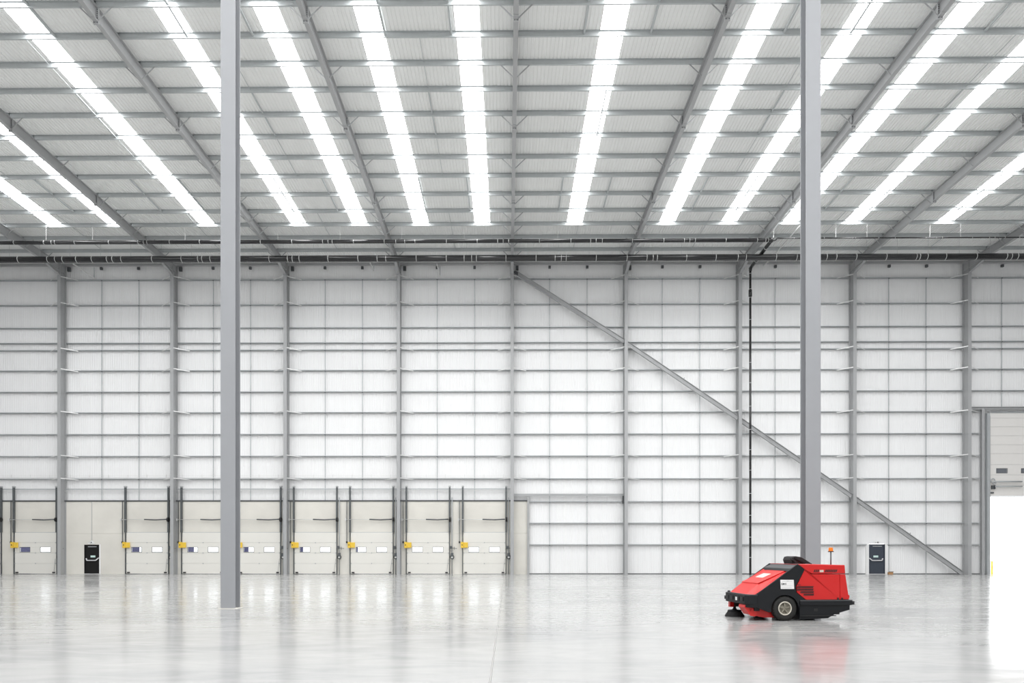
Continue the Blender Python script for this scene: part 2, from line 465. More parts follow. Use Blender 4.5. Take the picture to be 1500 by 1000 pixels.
# ------------------------------------------------------------------ rafters
RD = 0.53
rname = ['leftmost', 'second from the left', 'third from the left', 'fourth from the left', 'middle one, seen straight on',
         'first right of the middle one', 'second right of the middle one', 'third right of the middle one', 'rightmost']
STAY = [P[j] for j in (12, 10, 8, 6, 4, 3, 2, 1, 0)]
rproto = None
for k, x in enumerate(XC):
    t = thing('steel_rafter', (x, YC, zb(YC) - RD), f'long grey steel roof rafter above the purlin stays, {rname[k]}', 'rafter', 'roof rafters')
    if rproto is None:
        ox, oy, oz = x, YC, zb(YC) - RD
        parts = []
        a, e_ = (0, 0.62, zb(48.58)-oz-RD/2-.001), (0, YBK+.1-YC, zb(YBK+.1)-oz-RD/2-.001)
        parts.append(MB().ibeam(a, e_, (1,0,0), (0,0,1), .19, RD, .018, .012).build('beam', 'steel', t))
        for y in (P[12]+.06, P[8]+.1, P[4]-.2):
            z0 = zb(y) - RD - .09 - oz
            parts.append(MB().box(-.10, .10, y-.035-oy, y+.035-oy, z0, zb(y)-oz-.01).build('splice_plate', 'steel', t))
            bl = MB()
            for s_ in (-1, 1):
                for q in range(7): bl.box(s_*.062-.014, s_*.062+.014, y-.06-oy, y+.06-oy, z0+.03+q*.082, z0+.055+q*.082)
            bg_ = bl.build('bolt_group', 'dark_steel', t); bg_['kind'] = 'stuff'; parts.append(bg_)
            parts.append(MB().box(-.09, .09, y-.25-oy, y+.25-oy, z0+.075, z0+.09).build('flange_plate', 'steel', t))
        for y in STAY:
            for s_ in (-1, 1):
                parts.append(MB().bar((s_*.09, y+.02-oy, zb(y)-RD+.03-oz), (s_*.64, y+.02-oy, zb(y)+.03-oz), .05, .012, up=(0,1,0)).build('rafter_stay', 'steel', t))
        for y in PUR:
            parts.append(MB().box(-.09, .09, y+.004-oy, y+.014-oy, zb(y)-oz, zb(y)+.16-oz).build('cleat', 'steel', t))
        # haunch
        hb = MB()
        zc, yf = 21.12 - oz, 46.25 - oy
        zr = zb(46.25) - RD - oz
        hb.extrude([(0.0, zc), (0.0, zb(YC)-RD-oz), (yf, zr)], (-.007,0,0), (.007,0,0), (0,1,0), (0,0,1))
        hb.bar((0, 0, zc), (0, yf, zr), .19, .016, up=(0, 0, 1))
        parts.append(hb.build('haunch', 'steel', t))
        rproto = parts
    else:
        for p in rproto: inst(p, t)

# ------------------------------------------------------------------ wall columns
cname = ['leftmost, beside the first dock door', 'second from the left, right of the black door bay', 'third from the left, among the dock doors',
         'fourth from the left, between two dock doors', 'middle one at the end of the dock doors', 'first right of the concrete panels',
         'beside the black downpipe', 'just left of the slate grey door', 'rightmost, beside the raised door']
STZ = [21.0, 19.17, 15.95, 14.49, 11.49, 8.38, 6.76]
cparts = None
for k, x in enumerate(XC):
    t = thing('wall_column', (x, YC, 0), f'tall grey steel column against the wall, {cname[k]}', 'column', 'wall columns')
    if cparts is None:
        cparts = [MB().ibeam((0, .325, 0), (0, .325, zb(YC)), (1,0,0), (0,1,0), .23, .65, .022, .014).build('shaft', 'steel', t)]
        for z in STZ:
            for s_ in (-1, 1):
                cparts.append(MB().bar((s_*.10, .03, z+.03), (s_*1.0, YR-YC-.01, z-.04), .012, .055).build('rail_stay', 'clip', t))
    else:
        for p in cparts: inst(p, t)

# free-standing columns
for x, lb in ((-7.72, 'free-standing grey H-section column in front of the dock doors'), (8.385, 'free-standing grey H-section column behind the red sweeper')):
    t = thing('hall_column', (x, 18.78, 0), lb, 'column', 'free-standing hall columns')
    MB().ibeam((0, .185, 0), (0, .185, zb(19)-RD), (1,0,0), (0,1,0), .405, .37, .032, .02).build('shaft', 'column', t, bevel=.003)
    MB().box(-.26, .26, -.06, .43, 0.0, .012).build('base_plate', 'concrete', t)

# ------------------------------------------------------------------ diagonal braces
BR = [((0.44, 21.36), (8.22, 16.42)), ((8.42, 16.28), (16.22, 11.0)), ((16.42, 10.86), (24.22, 5.50)), ((24.42, 5.36), (31.95, 0.06))]
BL = ['topmost piece below the eaves', 'second piece from the top', 'third piece, running behind the free-standing column', 'lowest piece reaching the floor']
for (a, b_), lb in zip(BR, BL):
    t = thing('diagonal_brace', (a[0], 48.22, a[1]), f'grey steel diagonal wall brace, {lb}', 'brace', 'diagonal wall braces')
    d = Vector((b_[0]-a[0], 0, b_[1]-a[1])); u = d.normalized(); nrm = Vector((-u.z, 0, u.x))
    MB().ibeam((0,0,0), d, (0,1,0), nrm, .2, .29, .022, .016).build('beam', 'steel', t)
    MB().box(-.02, .30, -.02, .02, -.32, .05).build('gusset_plate', 'dark_steel' if a[1] > 20 else 'steel', t)
    MB().bar(d*.5+nrm*.15, d*.5+nrm*.26, .05).build('lug', 'steel', t)

# roof wind bracing beside the right-hand rafters
for (a, b_, w_, lb) in (((24.44, 32.4), (32.2, 37.43), .13, 'thick one'), ((24.44, 32.2), (32.2, 27.42), .07, 'thin one')):
    t = thing('roof_brace', (a[0], a[1], 21.72), f'grey diagonal roof brace meeting the second rafter from the right, {lb}', 'brace', 'roof braces')
    MB().tube((0, 0, 0), (b_[0]-a[0], b_[1]-a[1], 0), w_, 12).build('tube', 'steel', t)
    MB().box(-.02, .25, -.15, .15, -.012, .012).build('gusset_plate', 'steel', t)

# ------------------------------------------------------------------ posts and header
t = thing('door_post', (1.47, 48.5, 0), 'slim grey steel post at the end of the concrete panels', 'post')
MB().ibeam((0,.05,0), (0,.05,5.55), (1,0,0), (0,1,0), .15, .16, .012, .01).build('shaft', 'steel', t)
t = thing('header_beam', (.45, 48.45, 5.55), 'pale grey horizontal beam spanning right from the last dock door', 'beam')
MB().box(0, 7.75, 0, .16, .0, .16).build('beam', 'steel', t)
MB().box(7.68, 7.78, -.03, .0, -.55, 0).build('end_plate', 'dark_steel', t)
t = thing('door_post', (33.55, 48.40, 0), 'grey steel post left of the raised door', 'post')
MB().ibeam((0,.1,0), (0,.1,11.62), (1,0,0), (0,1,0), .2, .2, .014, .01).build('shaft', 'steel', t)
t = thing('header_beam', (32.45, 48.40, 11.62), 'grey horizontal beam above the raised door', 'beam')
MB().ibeam((0,.1,.1), (7.75,.1,.1), (0,1,0), (0,0,1), .2, .2, .014, .01).build('beam', 'steel', t)

# ------------------------------------------------------------------ drainage pipes
def clips(root, xs, r, cz):
    for x in xs:
        MB().torus((x, 0, cz), r+.004, .018, 'x', 14, 5).build('pipe_clip', 'clip', root)
PZ2, PY2, PR2 = 20.74, 44.54, .20
t = thing('drain_pipe', (0, PY2, PZ2), 'thick black drain pipe running along the top of the wall', 'pipe')
MB().tube((X0, 0, 0), (X1, 0, 0), PR2, 20).build('pipe', 'pipe', t)
px2 = [28,71,82.5,93,113,136,158,166,179,224,267,291,297,309,352,395,422,429,439,481,525,553,565.5,610,654,680,691,698,741,785,813,822,829,873,918,947,956,962,1005,1048,1080,1092,1136,1166,1210,1224,1253,1297,1341,1346,1357,1384,1429,1473,1480,1489]
def xat(px, y):
    q = (px - 736) / 1000; c, s_ = math.cos(YAW), math.sin(YAW)
    return y * (q*c - s_) / (c + q*s_)
clips(t, [round(xat(p, PY2), 2) for p in px2], PR2, 0)
hz = MB()
for q in range(-22, 21): hz.bar((q*2.0+1.32, 0, PR2), (q*2.0+1.32, 0, zb(PY2)-PZ2), .012)
hz.build('hanger', 'galv', t)
PZ1, PY1, PR1 = 21.06, 42.8, .115
t = thing('drain_pipe', (16.54, PY1, PZ1), 'thinner black drain pipe above the thick one, left of the downpipe bend', 'pipe')
MB().tube((X0-16.54, 0, 0), (0, 0, 0), PR1, 16).build('pipe', 'pipe', t)
px1 = [21,65,76,81,110,160,203,211,216,249,293,382,428,473,481,487,518,563,580,593,608,654,699,729,737,745,790,836,865,873,882,926,972,1002,1010,1018,1063,1109,1121,1125]
for p in px1: MB().torus((xat(p, PY1)-16.54, 0, 0), PR1+.004, .015, 'x', 14, 5).build('pipe_clip', 'clip', t)
for p in (67.5, 135.5, 271, 407, 498, 588.5, 680, 817):
    MB().bar((xat(p, PY1)-16.54, 0, PR1), (xat(p, PY1)-16.54, 0, zb(PY1)-PZ1), .022).build('hanger', 'clip', t)
# small pipe to the right
t = thing('drain_pipe', (16.7, PY1, PZ1+.12), 'thin black pipe continuing right from the downpipe bend', 'pipe')
MB().path([(-.12, .05, -.14), (.05, 0, -.12), (.16, 0, 0), (X1-16.7, 0, 0)], .04, 10).build('pipe', 'pipe', t)
for p in (1163, 1207, 1249, 1253, 1287, 1311, 1356, 1371, 1380, 1424, 1449, 1457, 1472, 1493):
    MB().torus((xat(p, PY1)-16.7, 0, 0), .045, .012, 'x', 12, 5).build('pipe_clip', 'clip', t)
for p in (1133, 1224, 1270, 1362, 1407):
    MB().bar((xat(p, PY1)-16.7, 0, .04), (xat(p, PY1)-16.7, 0, zb(PY1)-PZ1-.12), .022).build('hanger', 'clip', t)
# downpipe
YD = 47.1
t = thing('downpipe', (16.70, YD, 0), 'black downpipe bending off the thin drain pipe and dropping down the wall', 'pipe')
q0 = Vector((16.50-16.70, PY1-YD, PZ1))
MB().tube(q0 + Vector((-.18, 0, 0)), q0 + Vector((.05, 0, 0)), .15, 14).tube(q0, (0, 0, PZ1+.02), .11, 14).tube((0,-.12,PZ1+.02), (0, 0, PZ1-.15), .10, 14).build('elbow', 'pipe', t)
MB().tube((0, 0, PZ1-.1), (0, 0, 0.0), .075, 14).build('pipe', 'pipe', t)
MB().tube((0, 0, 19.15), (0, 0, 19.60), .115, 14).build('coupling', 'pipe', t)
for z in (19.65, 19.08, 17.55, 14.6, 13.2, 11.6, 10.0, 8.6, 7.2, 5.6, 4.1, 2.6, 1.2, 20.72):
    MB().torus((0, 0, z), .078, .014, 'z', 12, 5).build('pipe_clip', 'clip', t)
for q in (.25, .7):
    c_ = q0.lerp(Vector((0, 0, PZ1)), q)
    MB().torus((c_.x, c_.y, c_.z), .115, .014, 'y', 12, 5).build('pipe_clip', 'clip', t)
# outrigger brackets near the eaves
for i, (x, y0, y1, z, lb) in enumerate(((-29.5, 46.1, 48.5, 21.13, 'near the leftmost wall column'), (-9.5, 46.9, 48.4, 21.55, 'left of the fourth wall column'),
                     (-4.8, 46.3, 48.5, 21.12, 'between the fourth and middle wall columns'), (18.05, 42.0, 48.3, 21.7, 'right of the downpipe'))):
    t = thing('eaves_bracket', (x, y1, z), f'small pale steel strut hanging below the eaves, {lb}', 'bracket', 'eaves struts')
    MB().bar((0, 0, 0), (0, y0-y1, 0), .05, .07).build('arm', 'clip', t)
    MB().bar((0, 0, 0), (0, 0, min(.75, 21.95-z)), .04).build('rod', 'rail', t)

# ------------------------------------------------------------------ cable tray
t = thing('cable_tray', (-36, 48.42, 6.84), 'thin wire cable tray fixed along the wall above the dock doors', 'cable tray')
for a, b_ in ((X0, -31.8), (-31.55, -23.8), (-23.55, -15.8), (-15.55, -7.8), (-7.55, .2), (.45, 2.75)):
    s_ = MB()
    s_.bar((a+36, 0, .03), (b_+36, 0, .03), .02).bar((a+36, .1, .03), (b_+36, .1, .03), .02).bar((a+36, 0, .16), (b_+36, 0, .16), .012)
    x = a + .4
    while x < b_: s_.bar((x+36, 0, 0), (x+36, 0, .24), .03); x += 1.37
    s_.build('tray_section', 'clip', t)

# ------------------------------------------------------------------ dock doors
YDR = 48.50
SEC = [0.03, 0.76, 1.51, 2.24, 2.965]
WX = ((.41, 1.10), (1.88, 2.57)); WZ = (1.585, 1.905)
dn = {-39.22: 'half cut off at the picture edge', -35.22: 'left of the black door', -27.22: 'first right of the black door', -23.21: 'behind the free-standing column',
      -19.20: 'just right of the free-standing column', -15.19: 'third right of the free-standing column line', -11.19: ''}
place = ['rightmost', 'second from the right', 'third from the right', 'fourth from the right', 'fifth from the right',
         'sixth from the right', 'first right of the black door', 'left of the black door', 'leftmost']
def dock_parts(t):
    P_ = []
    for i in range(4):
        z0, z1 = SEC[i] + .004, SEC[i+1] - .004
        m_ = MB()
        if i != 2: m_.box(.03, DW-.03, 0, .045, z0, z1)
        else:
            m_.box(.03, DW-.03, 0, .045, z0, WZ[0]).box(.03, DW-.03, 0, .045, WZ[1], z1)
            m_.box(.03, WX[0][0], 0, .045, WZ[0], WZ[1]).box(WX[0][1], WX[1][0], 0, .045, WZ[0], WZ[1]).box(WX[1][1], DW-.03, 0, .045, WZ[0], WZ[1])
        P_.append((None, m_.build('door_panel', 'dock_panel', t, bevel=.006)))
        P_.append((None, MB().box(.04, DW-.04, .03, .05, z1-.03, z1+.035).build('seam_light_seal', 'rail', t)))  # strip added behind the seam to block daylight leaking between panels
        if i == 2:
            pp = P_[-2][1]
            for a, b_ in WX:
                f = MB().box(a-.03, b_+.03, -.012, .0, WZ[0]-.03, WZ[0]).box(a-.03, b_+.03, -.012, .0, WZ[1], WZ[1]+.03).box(a-.03, a, -.012, 0, WZ[0], WZ[1]).box(b_, b_+.03, -.012, 0, WZ[0], WZ[1])
                P_.append((pp, f.build('window_frame', 'track', pp)))
                P_.append((pp, MB().box(a, b_, .018, .024, WZ[0], WZ[1]).build('pane', 'pane', pp)))
    P_.append((None, MB().box(.0, DW, -.01, .06, 0.0, .028).build('bottom_seal', 'black', t)))
    for s_, x in ((0, -.07), (1, DW-.01)):
        P_.append((None, MB().box(x+.005, x+.065, -.03, .05, 0, 2.97).build('lower_track', 'track', t)))
        P_.append((None, MB().box(x-.01, x+.10, -.10, .04, 2.97, 6.17).build('upper_track', 'track', t)))
        P_.append((None, MB().box(x-.02, x+.13, -.12, .05, 6.17, 6.27).build('track_head', 'steel', t)))
    for z in SEC[1:4]:
        for x in (.02, DW/2-.03, DW-.09):
            P_.append((None, MB().box(x, x+.06, -.03, 0, z-.03, z+.03).build('hinge', 'rail', t)))
    for x in (.10, DW-.28):
        P_.append((None, MB().box(x, x+.18, -.06, 0, .07, .16).build('roller_bracket', 'black', t)))
    P_.append((None, MB().tube((-.3, -.12, 3.88), (DW+.1, -.12, 3.88), .022, 8).build('shaft', 'clip', t)))
    P_.append((None, MB().path([(1.38, -.14, 3.89), (2.2, -.14, 3.86), (DW-.05, -.14, 3.90)], .045, 8).build('spring', 'track', t)))
    P_.append((None, MB().tube((DW+.0, -.12, 3.88), (DW+.12, -.12, 3.88), .16, 14).build('cable_drum', 'black', t)))
    P_.append((None, MB().box(-.36, -.28, -.15, -.07, 3.80, 3.96).build('shaft_bearing', 'clip', t)))
    P_.append((None, MB().bar((DW-.16, -.05, .18), (DW-.06, -.05, 1.1), .012).build('pull_cord', 'track', t)))
    return P_
dp = None
for k, l in enumerate(DOOR_L):
    t = thing(f'door_{k+1}', (l, YDR, 0), f'cream sectional dock door with two small windows, {place[k]}', 'dock door', 'dock doors', 'structure')
    if dp is None:
        dp = dock_parts(t)
    else:
        new = {}
        for par, p in dp:
            c_ = inst(p, new[par] if par else t); new[p] = c_
    g = thing('control_box', (l-.12, YDR-.14, 1.86), f'yellow control box on the dock door, {place[k]}', 'control box', 'yellow dock door boxes')
    MB().box(-.04, .16, -.07, .08, .0, .43).build('box', 'yellow', g, bevel=.02)
    MB().box(.16, .47, -.03, .04, .02, .40).build('guard', 'yellow', g, bevel=.02)
    MB().box(.03, .09, -.08, -.07, .18, .26).build('button', 'black', g)
    g = thing('conduit', (l-.26, YDR-.0, 2.2), f'dark vertical conduit above the yellow box, {place[k]}', 'conduit', 'conduits left of the dock doors')
    MB().bar((0, 0, 0), (0, 0, 3.0), .04).build('pipe', 'track', g)
    MB().box(-.05, .05, -.04, .03, .0, .14).build('end_box', 'black', g)
    if k < 8:
        g = thing('dock_control', (l+DW+.2, YDR-.05, .0), f'lever control with hose right of the dock door, {place[k]}', 'dock control', 'dock leveller controls')
        MB().tube((0, .02, 0), (0, .02, 5.45), .035, 8).build('conduit', 'rail', g)
        MB().box(-.14, .02, -.08, 0, 1.80, 2.0).build('switch_box', 'track', g)
        MB().bar((0, -.06, 1.86), (.36, -.06, 1.82), .035).bar((.16, -.06, 1.74), (.16, -.06, 1.95), .03).build('lever', 'track', g)
        MB().box(-.08, .02, -.08, 0, 1.25, 1.5).box(.02, .10, -.08, 0, 1.05, 1.52).build('motor_box', 'track', g)
        MB().torus((.02, -.06, 1.22), .13, .022, 'y', 18, 6).build('hose', 'black', g)
        MB().tube((.02, -.1, 1.2), (.02, 0, 1.2), .06, 12).build('dial', 'clip', g)
    if k >= 2:
        g = tag(MB().box(l-.6, l+.24, 49.80, 49.85, -.03, 3.4).build('dock_curtain', 'blue'), f'blue curtain seen through a window of the dock door, {place[k]}', 'curtain', 'blue dock curtains')

# ------------------------------------------------------------------ personnel doors
def exit_door(nm, xl, xr, y, ztop, leafmat, label, cat, mirror, framemat):
    t = thing(nm, (xl, y, 0), label, cat, kind='structure'); w = xr - xl
    MB().box(0.05, w-.05, .03, .08, .02, ztop-.05).build('leaf', leafmat, t)
    MB().box(0, .05, -.02, .10, 0, ztop).box(w-.05, w, -.02, .10, 0, ztop).box(0.05, w-.05, -.02, .10, ztop-.05, ztop).build('door_frame', leafmat, t)
    if mirror: MB().box(w, w+.10, -.03, .08, 0, ztop+.03).build('reveal', 'white', t)
    else: MB().box(-.20, 0, -.03, .08, 0, ztop+.03).box(w, w+.30, -.01, .08, 0, ztop+.03).build('reveal', 'white', t)
    s0, s1 = (.16, w-.02) if mirror else (.02, w-.18)
    pb = MB()
    if mirror: pts = [(s0, 1.13), (s0+.05, .98), (s1-.22, .98), (s1, 1.16)]
    else: pts = [(s0, 1.14), (s0+.20, .98), (s1-.06, .98), (s1, 1.13)]
    for (a, za), (b_, zb_) in zip(pts, pts[1:]): pb.bar((a, -.05, za), (b_, -.05, zb_), .06)
    pb.build('panic_bar', 'chrome', t)
    cx = w/2 + (.06 if mirror else -.06)
    sg = MB().box(cx-.17, cx+.17, .02, .03, 1.19, 1.33).build('sign_plate', 'mint', t)
    MB().box(cx-.14, cx+.14, .015, .02, 1.27, 1.29).box(cx-.12, cx+.12, .015, .02, 1.225, 1.245).build('sign_print', 'white', sg)
    MB().box(w*.25, w*.8, -.02, .03, ztop-.17, ztop-.12).build('closer', 'rail', t)
    MB().box(0, w, -.03, .12, 0, .03).build('threshold', 'clip', t)
    return t
exit_door('door_10', PD[0], PD[1], CY0+.02, PD[2], 'door_black', 'black emergency exit door with white push bar in the concrete wall', 'exit door', True, 'white')
exit_door('door_11', 25.62, 26.76, 48.62, 2.13, 'door_slate', 'slate grey emergency exit door with white push bar in the white wall', 'exit door', False, 'white')
# exit signs above the doors
def exit_sign(x, y, z, label, rnd):
    t = thing('exit_sign', (x, y, z), label, 'exit sign')
    if rnd: MB().box(-.20, .28, -.03, 0, -.03, .05).tube((.1, -.05, .07), (.1, 0, .07), .12, 16).build('plate', 'white', t)
    else: MB().box(-.24, .24, -.04, 0, -.04, .16).build('plate', 'white', t)
    yy = -.055
    # arrow and running figure
    MB().box(-.12, -.04, yy, yy+.004, .045, .065).add([(-.16, yy, .055), (-.11, yy, .09), (-.11, yy, .02)], [(0, 1, 2)]).build('arrow', 'ink_grey', t)
    MB().box(.02, .09, yy, yy+.004, .03, .09).box(.0, .035, yy, yy+.004, .0, .03).box(.08, .12, yy, yy+.004, .01, .04).box(.05, .08, yy, yy+.004, .10, .125).build('figure', 'ink', t)
exit_sign(-29.8, CY0, 2.2, 'small round-topped white exit sign above the black door', True)
exit_sign(26.2, 48.66, 2.2, 'small rectangular white exit sign above the slate grey door', False)
t = thing('conduit', (-29.72, CY0-.02, 2.36), 'thin pale conduit running up the concrete from the exit sign', 'conduit')
MB().bar((0, 0, 0), (0, 0, 2.85), .03).build('pipe', 'ink_grey', t)
t = thing('timber_block', (26.98, 48.35, 0), 'small brown timber block on the floor beside the slate grey door', 'timber block')
MB().box(-.14, .16, -.1, .08, 0, .16).build('block', 'wood', t, bevel=.01)
MB().box(-.06, .2, -.08, .06, .16, .20).build('offcut', 'dark_steel', t)

# ------------------------------------------------------------------ raised door
t = thing('door_12', (BIG[0], 48.62, 0), 'tall white sectional door raised halfway over a bright opening', 'sectional door', kind='structure')
DZ = [1.56 + (808.5 - y) / 20.55 for y in (726.4, 711, 696, 681, 665, 652, 639, 626, 613.3, 606)]
W_ = BIG[1] - BIG[0]
for i in range(len(DZ) - 1):
    z0, z1 = DZ[i] + .008, DZ[i+1] - .008
    if i == 2:
        wz0, wz1 = 1.56 + (808.5-693)/20.55, 1.56 + (808.5-687)/20.55
        m_ = MB().box(0, W_, 0, .05, z0, wz0).box(0, W_, 0, .05, wz1, z1)
        xs_ = [0, .52, 1.25, 2.27, 3.0, 4.02, 4.75, W_]
        for q in (0, 2, 4, 6): m_.box(xs_[q], xs_[q+1], 0, .05, wz0, wz1)
        p = m_.build('door_panel', 'big_panel', t)
        for q in (1, 3, 5):
            a, b_ = xs_[q], xs_[q+1]
            fr = MB().box(a-.03, b_+.03, -.015, 0, wz0-.03, wz0).box(a-.03, b_+.03, -.015, 0, wz1, wz1+.03).box(a-.03, a, -.015, 0, wz0, wz1).box(b_, b_+.03, -.015, 0, wz0, wz1)
            fr.build('window_frame', 'track', p)
            MB().box(a, b_, .015, .025, wz0, wz1).build('pane', 'grey_pane', p)
    else:
        MB().box(0, W_, 0, .05, z0, z1).build('door_panel', 'big_panel', t)
    MB().box(0, W_, .03, .05, z1-.03, z1+.05).build('seam_light_seal', 'rail', t)  # added strip closing the seam against daylight
MB().box(0, W_, -.02, .06, DZ[0]-.05, DZ[0]).build('bottom_seal', 'rail', t)
MB().box(-.22, -.02, -.12, .10, 0, 11.4).build('guide_track', 'rail', t)
MB().box(-.02, .05, -.05, .06, 0, 11.2).build('inner_track', 'steel', t)
for z, r_ in ((6.55, .05), (6.20, .045)):
    MB().tube((.3, -.16, z), (2.2, -.16, z), r_, 10).build('spring', 'rail', t)
MB().torus((.16, -.14, 6.62), .14, .035, 'y', 14, 6).torus((.28, -.14, 6.48), .10, .03, 'y', 14, 6).build('cable_drum', 'rail', t)
MB().box(.10, .20, -.16, -.04, 6.02, 6.28).box(.26, .34, -.16, -.04, 6.02, 6.28).build('bracket', 'track', t)
MB().box(.05, .28, -.08, 0, 5.72, 5.82).build('handle', 'track', t)
MB().box(.0, W_, -.02, .02, 11.42, 11.52).build('top_rail', 'rail', t)
t = thing('bollard', (35.0, 49.6, -.03), 'yellow bollard standing outside the raised door', 'bollard')
MB().tube((0, 0, 0), (0, 0, .92), .07, 16).build('tube', 'yellow', t)
MB().tube((0, 0, .92), (0, 0, .96), .07, 16, r1=.03).build('cap', 'yellow', t)

# ------------------------------------------------------------------ ride-on sweeper
sw = thing('floor_sweeper', (5.62, 15.5, 0), 'red and charcoal ride-on floor sweeper parked on the polished floor', 'sweeper', rz=math.radians(5))
W = 1.40
def prism(poly, b0, b1, mb=None):
    mb = mb or MB()
    return mb.extrude(poly, (0, b0, 0), (0, b1, 0), (1, 0, 0), (0, 0, 1))
arc = [(0.691 + .325*math.cos(math.radians(a)), .275 + .315*math.sin(math.radians(a))) for a in range(-10, 176, 12)]
fend = [(.047, .623), (.989, 1.287), (1.151, 1.167), (.939, .785), (.952, .642), (1.176, .473), (1.03, .45)] + [(x, z) for x, z in arc if x < 1.03] + [(.365, .21), (.319, .193), (.047, .302)]
prism(fend, 0, .05).build('fender', 'charcoal', sw, bevel=.008)
prism(fend, W-.05, W).build('fender', 'charcoal', sw, bevel=.008)
# inner chassis
MB().box(.5, 1.05, .22, W-.22, .20, .82).box(1.0, 2.1, .2, W-.2, .12, .5).build('chassis', 'black', sw)
MB().box(.33, 1.04, .19, .21, .12, .62).build('wheel_arch_liner', 'black', sw)
# red rear body
body = [(.965, .785), (.975, .648), (1.19, .478), (1.995, .478), (1.985, 1.058), (1.322, 1.058), (1.147, 1.150), (1.16, 1.167)]
prism(body, .012, W-.012).build('engine_cover', 'red', sw, bevel=.012)
prism([(2.005, .478), (2.22, .478), (2.13, 1.058), (1.995, 1.058)], .012, W-.012).build('rear_panel', 'red', sw, bevel=.012)
prism([(1.0, 1.285), (1.165, 1.165), (1.332, 1.072), (2.128, 1.072), (2.112, 1.268), (1.12, 1.288)], .006, W-.006).build('lid', 'red', sw, bevel=.014)
# louvres
def slots(nm, rows_):
    m_ = MB()
    for x0, x1, z0, z1, n in rows_:
        p = (x1 - x0) / n
        for i in range(n):
            x = x0 + i*p; s_ = (z1 - z0) * .45
            m_.extrude([(x, z0), (x+p*.62, z0), (x+p*.62+s_, z1), (x+s_, z1)], (0, .0, 0), (0, .014, 0), (1, 0, 0), (0, 0, 1))
    return m_
slots('u', [(1.36, 1.49, 1.105, 1.165, 3), (1.63, 1.92, 1.105, 1.165, 7)]).build('vent_louvre', 'black', sw)
slots('l', [(.965, 1.36, .745, .788, 11), (.965, 1.36, .687, .73, 11), (1.05, 1.37, .63, .673, 9), (1.125, 1.37, .573, .615, 7)]).build('vent_louvre', 'black', sw)
MB().box(.985, 1.06, .004, .012, .815, .827).build('badge', 'black', sw)
MB().box(1.51, 1.60, .0, .008, 1.105, 1.155).build('badge', 'rim', sw)
# skirt
sk = [(1.045, .462), (2.28, .466), (2.27, .345), (2.245, .345), (2.24, .24), (1.89, .144), (1.72, .05), (1.045, .02)]
prism(sk, .025, W-.025).build('skirt', 'charcoal', sw, bevel=.008)
MB().box(1.04, 2.285, -.012, W+.012, .352, .462).build('bump_strip', 'charcoal', sw, bevel=.012)
MB().box(1.04, 2.28, -.014, W+.014, .448, .47).build('trim_strip', 'dash', sw)
MB().box(1.38, 1.47, .015, .03, .215, .275).build('latch_hole', 'black', sw)
MB().box(1.05, 1.9, .0, .03, .1, .12).build('skirt_edge', 'black', sw)
MB().tube((2.31, .02, .36), (2.31, .02, .44), .035, 12).build('corner_roller', 'black', sw)
MB().box(2.19, 2.235, .03, .11, .51, .58).build('tail_lamp', 'red', sw)
for x, z in ((1.93, .49), (2.03, .49)): MB().box(x, x+.03, -.01, .015, z-.01, z+.03).build('hinge', 'black', sw)
# bumper
plan = [(.05, 0), (-.15, .04), (-.20, .14), (-.21, 1.15), (-.15, 1.33), (.05, W)]
MB().extrude([(a, b_) for a, b_ in plan], (0, 0, .375), (0, 0, .585), (1, 0, 0), (0, 1, 0)).build('front_bumper', 'charcoal', sw, bevel=.012)
MB().extrude([(a*.9+.02, b_) for a, b_ in plan], (0, 0, .585), (0, 0, .60), (1, 0, 0), (0, 1, 0)).build('bumper_ledge', 'dash', sw)
MB().extrude([(.05, .0), (-.13, .05), (-.17, .15), (-.17, .30), (.05, .30)], (0, 0, .30), (0, 0, .375), (1, 0, 0), (0, 1, 0)).build('bumper_valance', 'charcoal', sw, bevel=.008)
for b0, b1 in ((.2, .34), (.42, .58), (.75, .92), (1.0, 1.12)):
    MB().box(-.222, -.20, b0, b1, .44, .53).build('lamp_recess', 'black', sw)
MB().box(-.228, -.215, .50, .58, .44, .52).build('headlamp', 'white', sw)
MB().tube((-.15, 1.30, .42), (-.15, 1.30, .50), .04, 14).build('corner_roller', 'black', sw)
MB().tube((-.12, 1.2, .60), (-.12, 1.2, .63), .03, 12).build('hood_catch', 'black', sw)
# hood
yn, yf = .28, W - .28
def hoodmesh(prof_in, prof_out, m_):
    # loft: outer near, inner near, inner far, outer far
    vs = []; n = len(prof_in)
    for (a, c), (a2, c2) in zip(prof_in, prof_out):
        vs += [(a2, .05, c2), (a, yn, c), (a, yf, c), (a2, W-.05, c2)]
    fs = []
    for i in range(n - 1):
        for q in range(3): fs.append((i*4+q, i*4+q+1, (i+1)*4+q+1, (i+1)*4+q))
    m_.add(vs, fs)
    low = [(v[0], v[1], v[2]-.05) for v in vs]
    m_.add(low, [f[::-1] for f in fs])
    k_ = len(vs)
    m_.add(vs[:4]+low[:4], [(0, 4, 5, 1), (1, 5, 6, 2), (2, 6, 7, 3)])
    m_.add(vs[-4:]+low[-4:], [(0, 1, 5, 4), (1, 2, 6, 5), (2, 3, 7, 6)])
    return m_
hoodmesh([(-.11, .60), (.19, .838)], [(.0, .60), (.16, .70)], MB()).build('hood', 'red_hood', sw)
hoodmesh([(.165, .815), (.90, 1.155)], [(.145, .69), (.86, 1.175)], MB()).build('hood_side', 'red', sw)
MB().extrude([(.17, .83), (.90, 1.152), (.90, 1.172), (.175, .852)], (0, yn-.01, 0), (0, yf+.01, 0), (1, 0, 0), (0, 0, 1)).build('hood_panel', 'red_hood', sw, bevel=.008)
MB().extrude([(.42, .958), (.62, 1.046), (.62, 1.055), (.42, .967)], (0, .55, 0), (0, .92, 0), (1, 0, 0), (0, 0, 1)).build('notice', 'paper_pink', sw)
